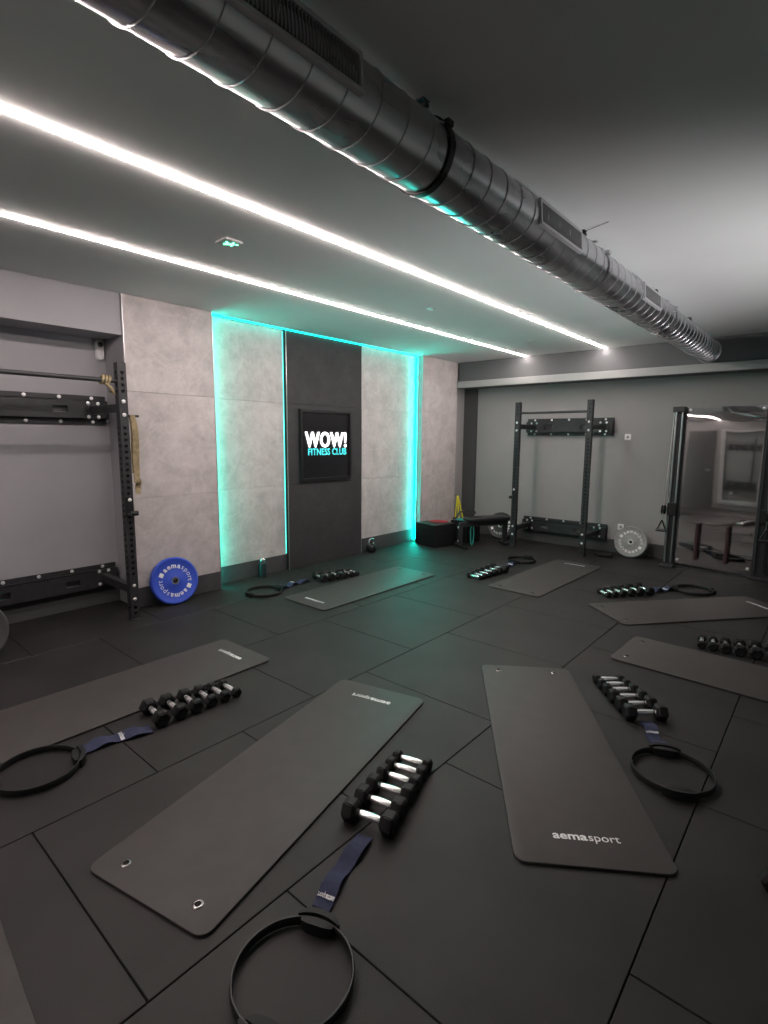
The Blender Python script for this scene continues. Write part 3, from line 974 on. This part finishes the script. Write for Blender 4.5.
# ------------------------------------------------------------------ bench, boxes, bands in the far corner
bn = thing('bench', 'black flat exercise bench beside the back wall rack', 'bench', (-3.94, 6.98, 0), (0, 0, math.radians(-30)))
part('seat_pad', box(BM(), -.12, .12, -.34, .34, .385, .445, .018, 3), M['vinyl'], bn, 40)
part('frame_spine', box(BM(), -.03, .03, -.46, .36, .31, .37, .004), M['blackmetal'], bn)
for y in (-.44, .32):
    bm = BM()
    box(bm, -.03, .03, y - .03, y + .03, .03, .32, .004)
    part('leg', bm, M['blackmetal'], bn)
    part('foot', box(BM(), -.13 if y < 0 else -.10, .20 if y < 0 else .10, y - .035, y + .035, 0, .045, .006), M['blackmetal2'], bn)
for z in (.10, .30):
    link('bolt', bolt_me, bn, (.0, -.47, z), (PI / 2, 0, 0))
bm = BM()
tube(bm, [(-.10, -.44, .44), (-.13, -.40, .50), (-.10, -.28, .545), (0, -.22, .55), (.08, -.24, .52)], .012, 10)
part('handle_loop', bm, M['blackmetal2'], bn, True)

def crate(x, y, deg, sx, sy, sz, label):
    o = thing('plyo_box', label, 'box', (x, y, 0), (0, 0, math.radians(deg)), 'black storage boxes by the far pillar')
    part('shell', box(BM(), -sx / 2, sx / 2, -sy / 2, sy / 2, 0, sz, .006, 2), M['rubber_black'], o)
    bm = BM()
    box(bm, -sx / 2 + .01, sx / 2 - .01, -sy / 2 + .01, sy / 2 - .01, sz, sz + .006, .002)
    part('lid', bm, M['vinyl'], o)
    bm = BM()
    box(bm, -.045, .045, -sy / 2 - .002, -sy / 2 + .004, sz * .68, sz * .78, .001)
    part('grip_slot', bm, M['backing'], o)
crate(-4.57, 6.55, -14, .44, .42, .33, 'larger black box standing against the far concrete pillar')
crate(-4.38, 7.10, -6, .32, .34, .33, 'smaller black box behind, between the larger box and the bench')
# red and teal loops on the boxes
def loop(name, label, pts, r, m, closed=True):
    o = part(name, tube(BM(), pts, r, 8, closed), m, None, True)
    return tag(o, label, 'resistance band')
def ell(cx, cy, z, a, b, rot=0, n=20, wob=0.0):
    c, s = math.cos(rot), math.sin(rot)
    return [(cx + a * math.cos(2 * PI * k / n) * c - b * math.sin(2 * PI * k / n) * s, cy + a * math.cos(2 * PI * k / n) * s + b * math.sin(2 * PI * k / n) * c, z + wob * math.sin(4 * PI * k / n)) for k in range(n)]
loop('resistance_band', 'coiled red band lying on the larger black box', ell(-4.55, 6.61, .349, .13, .06, .5), .012, M['red_rub'])
loop('resistance_band', 'coiled teal band lying on the smaller black box', ell(-4.37, 7.02, .350, .11, .07, .8), .013, M['teal_rub'])
# yellow tubes hanging from a hook at the pillar corner
tb = thing('yellow_tube_band', 'yellow resistance tube hanging in a steep V from the pillar corner', 'resistance band', (-4.80, 7.50, -.085))
bm = BM()
for dx0, dx1, dy in ((0, -.03, 0), (.006, .05, -.01), (.012, .11, .01), (-.004, .02, .012)):
    tube(bm, [(dx0, 0, .74), (dx0 + (dx1 - dx0) * .5, dy, .56), (dx1, dy * 1.5, .37)], .011, 8)
part('tube', bm, M['yellow'], tb, True)
bm = BM()
cyl(bm, (0, 0, .745), (-.09, 0, .745), .006, 8); tube(bm, [(0, -.012, .755), (0, .0, .742), (0, .012, .755)], .005, 8)
part('hook', bm, M['blackmetal2'], tb, True)
bm = BM()
for dx in (-.03, .08): cyl(bm, (dx, -.05, .36), (dx, .05, .36), .016, 10)
part('tube_grip', bm, M['blackmetal2'], tb, True)
tg = thing('teal_tube_band', 'teal resistance tube dangling beside the yellow one down to the floor', 'resistance band', (-4.06, 6.80, 0))
bm = BM()
tube(bm, [(0, 0, .34), (.015, .0, .20), (.005, 0, .06), (-.02, 0, .012)], .010, 8)
tube(bm, [(0, 0, .34), (-.03, .0, .33), (-.045, 0, .24), (-.03, 0, .03)], .010, 8)
part('tube', bm, M['teal_rub'], tg, True)

# kettlebell, bottle, weights by the rack foot
kb = thing('kettlebell', 'small dark kettlebell on the floor under the teal lit panel', 'kettlebell', (-4.90, 5.46, 0))
bm = BM()
lathe(bm, [(.035, 0), (.055, .006), (.070, .04), (.072, .065), (.060, .10), (.035, .122), (.01, .126)], 28)
part('bell', bm, M['rubber_black'], kb, 50)
part('handle', tube(BM(), [(0, -.040, .105), (0, -.052, .145), (0, -.038, .182), (0, 0, .192), (0, .038, .182), (0, .052, .145), (0, .040, .105)], .0125, 10), M['chrome'], kb, True)
bo = thing('water_bottle', 'dark steel water bottle standing against the skirting of the teal lit wall', 'bottle', (-4.925, 3.615, 0))
part('bottle_body', lathe(BM(), [(.044, 0), (.048, .004), (.048, .155), (.042, .172), (.030, .18)], 28), M['bottle'], bo, 40)
part('cap', lathe(BM(), [(.032, .178), (.034, .181), (.034, .212), (.030, .218), (.012, .220)], 24), M['chrome'], bo, 40, label='bright silver cap')
fw = thing('ankle_weight', 'small black pedal-like weight on the floor between the rack and grey plate', 'weight', (-2.33, 7.42, 0), (0, 0, .2))
part('pouch', box(BM(), -.10, .10, -.05, .05, 0, .055, .018, 3), M['rubber_black'], fw, 50)
part('strap', tube(BM(), [(-.10, 0, .03), (-.14, -.03, .05), (-.15, .03, .02), (-.10, .02, .03)], .008, 8), M['vinyl'], fw, True)

# ------------------------------------------------------------------ small wall fittings
def outlet(x, z, label):
    t = thing('wall_outlet', label, 'outlet', (x, YB, z), group='white outlets on the back wall')
    part('plate', box(BM(), -.042, .042, -.010, 0, -.042, .042, .004, 2), M['white'], t, 40)
    part('socket', lathe(BM(), [(.018, .0), (.018, .002), (.014, .002), (.013, -.004), (.001, -.004)], 20, Matrix.Translation((0, -.0105, 0)) @ Matrix.Rotation(PI / 2, 4, 'X')), M['greyplate'], t, 40)
outlet(-2.264, 1.64, 'white wall outlet at head height right of the black rack')
outlet(-2.274, .372, 'white wall outlet low on the wall above the grey plate')
t = thing('wall_sensor', 'white capsule shaped sensor with dark eye on the niche wall', 'sensor', (XF, 2.10, 2.37))
bm = BM()
pts = []
for k in range(24):
    a = 2 * PI * k / 24
    y, z = .034 * math.cos(a), .034 * math.sin(a) + (.058 if math.sin(a) >= 0 else -.058)
    pts.append((y, z))
r0 = [bm.verts.new((0.0, y, z)) for y, z in pts]; r1 = [bm.verts.new((.03, y, z)) for y, z in pts]; r2 = [bm.verts.new((.042, y * .75, z * .9)) for y, z in pts]
for a, b in ((r0, r1), (r1, r2)):
    for k in range(24): bm.faces.new((a[k], a[(k + 1) % 24], b[(k + 1) % 24], b[k]))
bm.faces.new(r2); bm.faces.new(r0)
part('sensor_body', bm, M['white'], t, 40)
part('sensor_eye', lathe(BM(), [(.024, 0), (.024, .006), (.014, .014), (.001, .016)], 20, Matrix.Translation((.038, 0, .05)) @ Matrix.Rotation(PI / 2, 4, 'Y')), M['blackmetal2'], t, True, label='dark round eye')
t = thing('led_controller', 'small white controller box low beside the bright teal strip', 'controller', (-4.96, 6.532, .42))
part('controller_case', box(BM(), -.012, .028, -.012, 0, -.075, .075, .003), M['white'], t)
part('cable', tube(BM(), [(.008, -.006, -.07), (.006, -.006, -.25), (.008, -.005, -.40)], .003, 6), M['white'], t, True)

# khaki bands on the left rack
kbnd = thing('khaki_band', 'khaki band knotted round the pull-up bar end of the left rack', 'resistance band', (-4.60, 1.89, 2.05))
bm = BM()
for k in range(3):
    tube(bm, [(.030 * math.cos(a), -.04 + k * .025 + .008 * math.sin(a), .030 * math.sin(a)) for a in [2 * PI * j / 14 for j in range(14)]], .011, 8, True)
tube(bm, [(.02, -.02, -.03), (.03, .02, -.07), (.01, .045, -.11), (-.01, .02, -.09)], [.014, .014, .012, .008], 8)
part('knot', bm, M['khaki'], kbnd, True)
kh = thing('khaki_band', 'khaki band hanging down along the upright of the left rack', 'resistance band', (-4.60, 2.055, 0))
bm = BM()
def flat_loop(bm, y0, z0, z1, wd, xo):
    N = 16; prev = None
    for i in range(N + 1):
        u = i / N
        z = z0 + (z1 - z0) * u
        ww = wd * (.55 + .45 * math.sin(PI * min(1, u * .75 + .1)))
        x = xo + .012 * math.sin(2.4 * PI * u)
        ya = y0 + .010 * math.sin(3 * u)
        cur = [bm.verts.new((x, ya, z)), bm.verts.new((x + .012, ya + ww, z)), bm.verts.new((x + .006, ya + ww, z)), bm.verts.new((x - .006, ya, z))]
        if prev:
            for j in range(4): bm.faces.new((prev[j], prev[(j + 1) % 4], cur[(j + 1) % 4], cur[j]))
        else: bm.faces.new(cur)
        prev = cur
    bm.faces.new(prev)
flat_loop(bm, -.002, 1.775, 1.20, .052, .012)
flat_loop(bm, -.002, 1.775, 1.28, .060, -.012)
flat_loop(bm, .010, 1.26, 1.10, .044, .004)
part('band_loop', bm, M['khaki'], kh, 50)
part('peg', cyl(BM(), (.0, -.02, 1.765), (.0, .075, 1.765), .011, 10), M['blackmetal2'], kh, True)
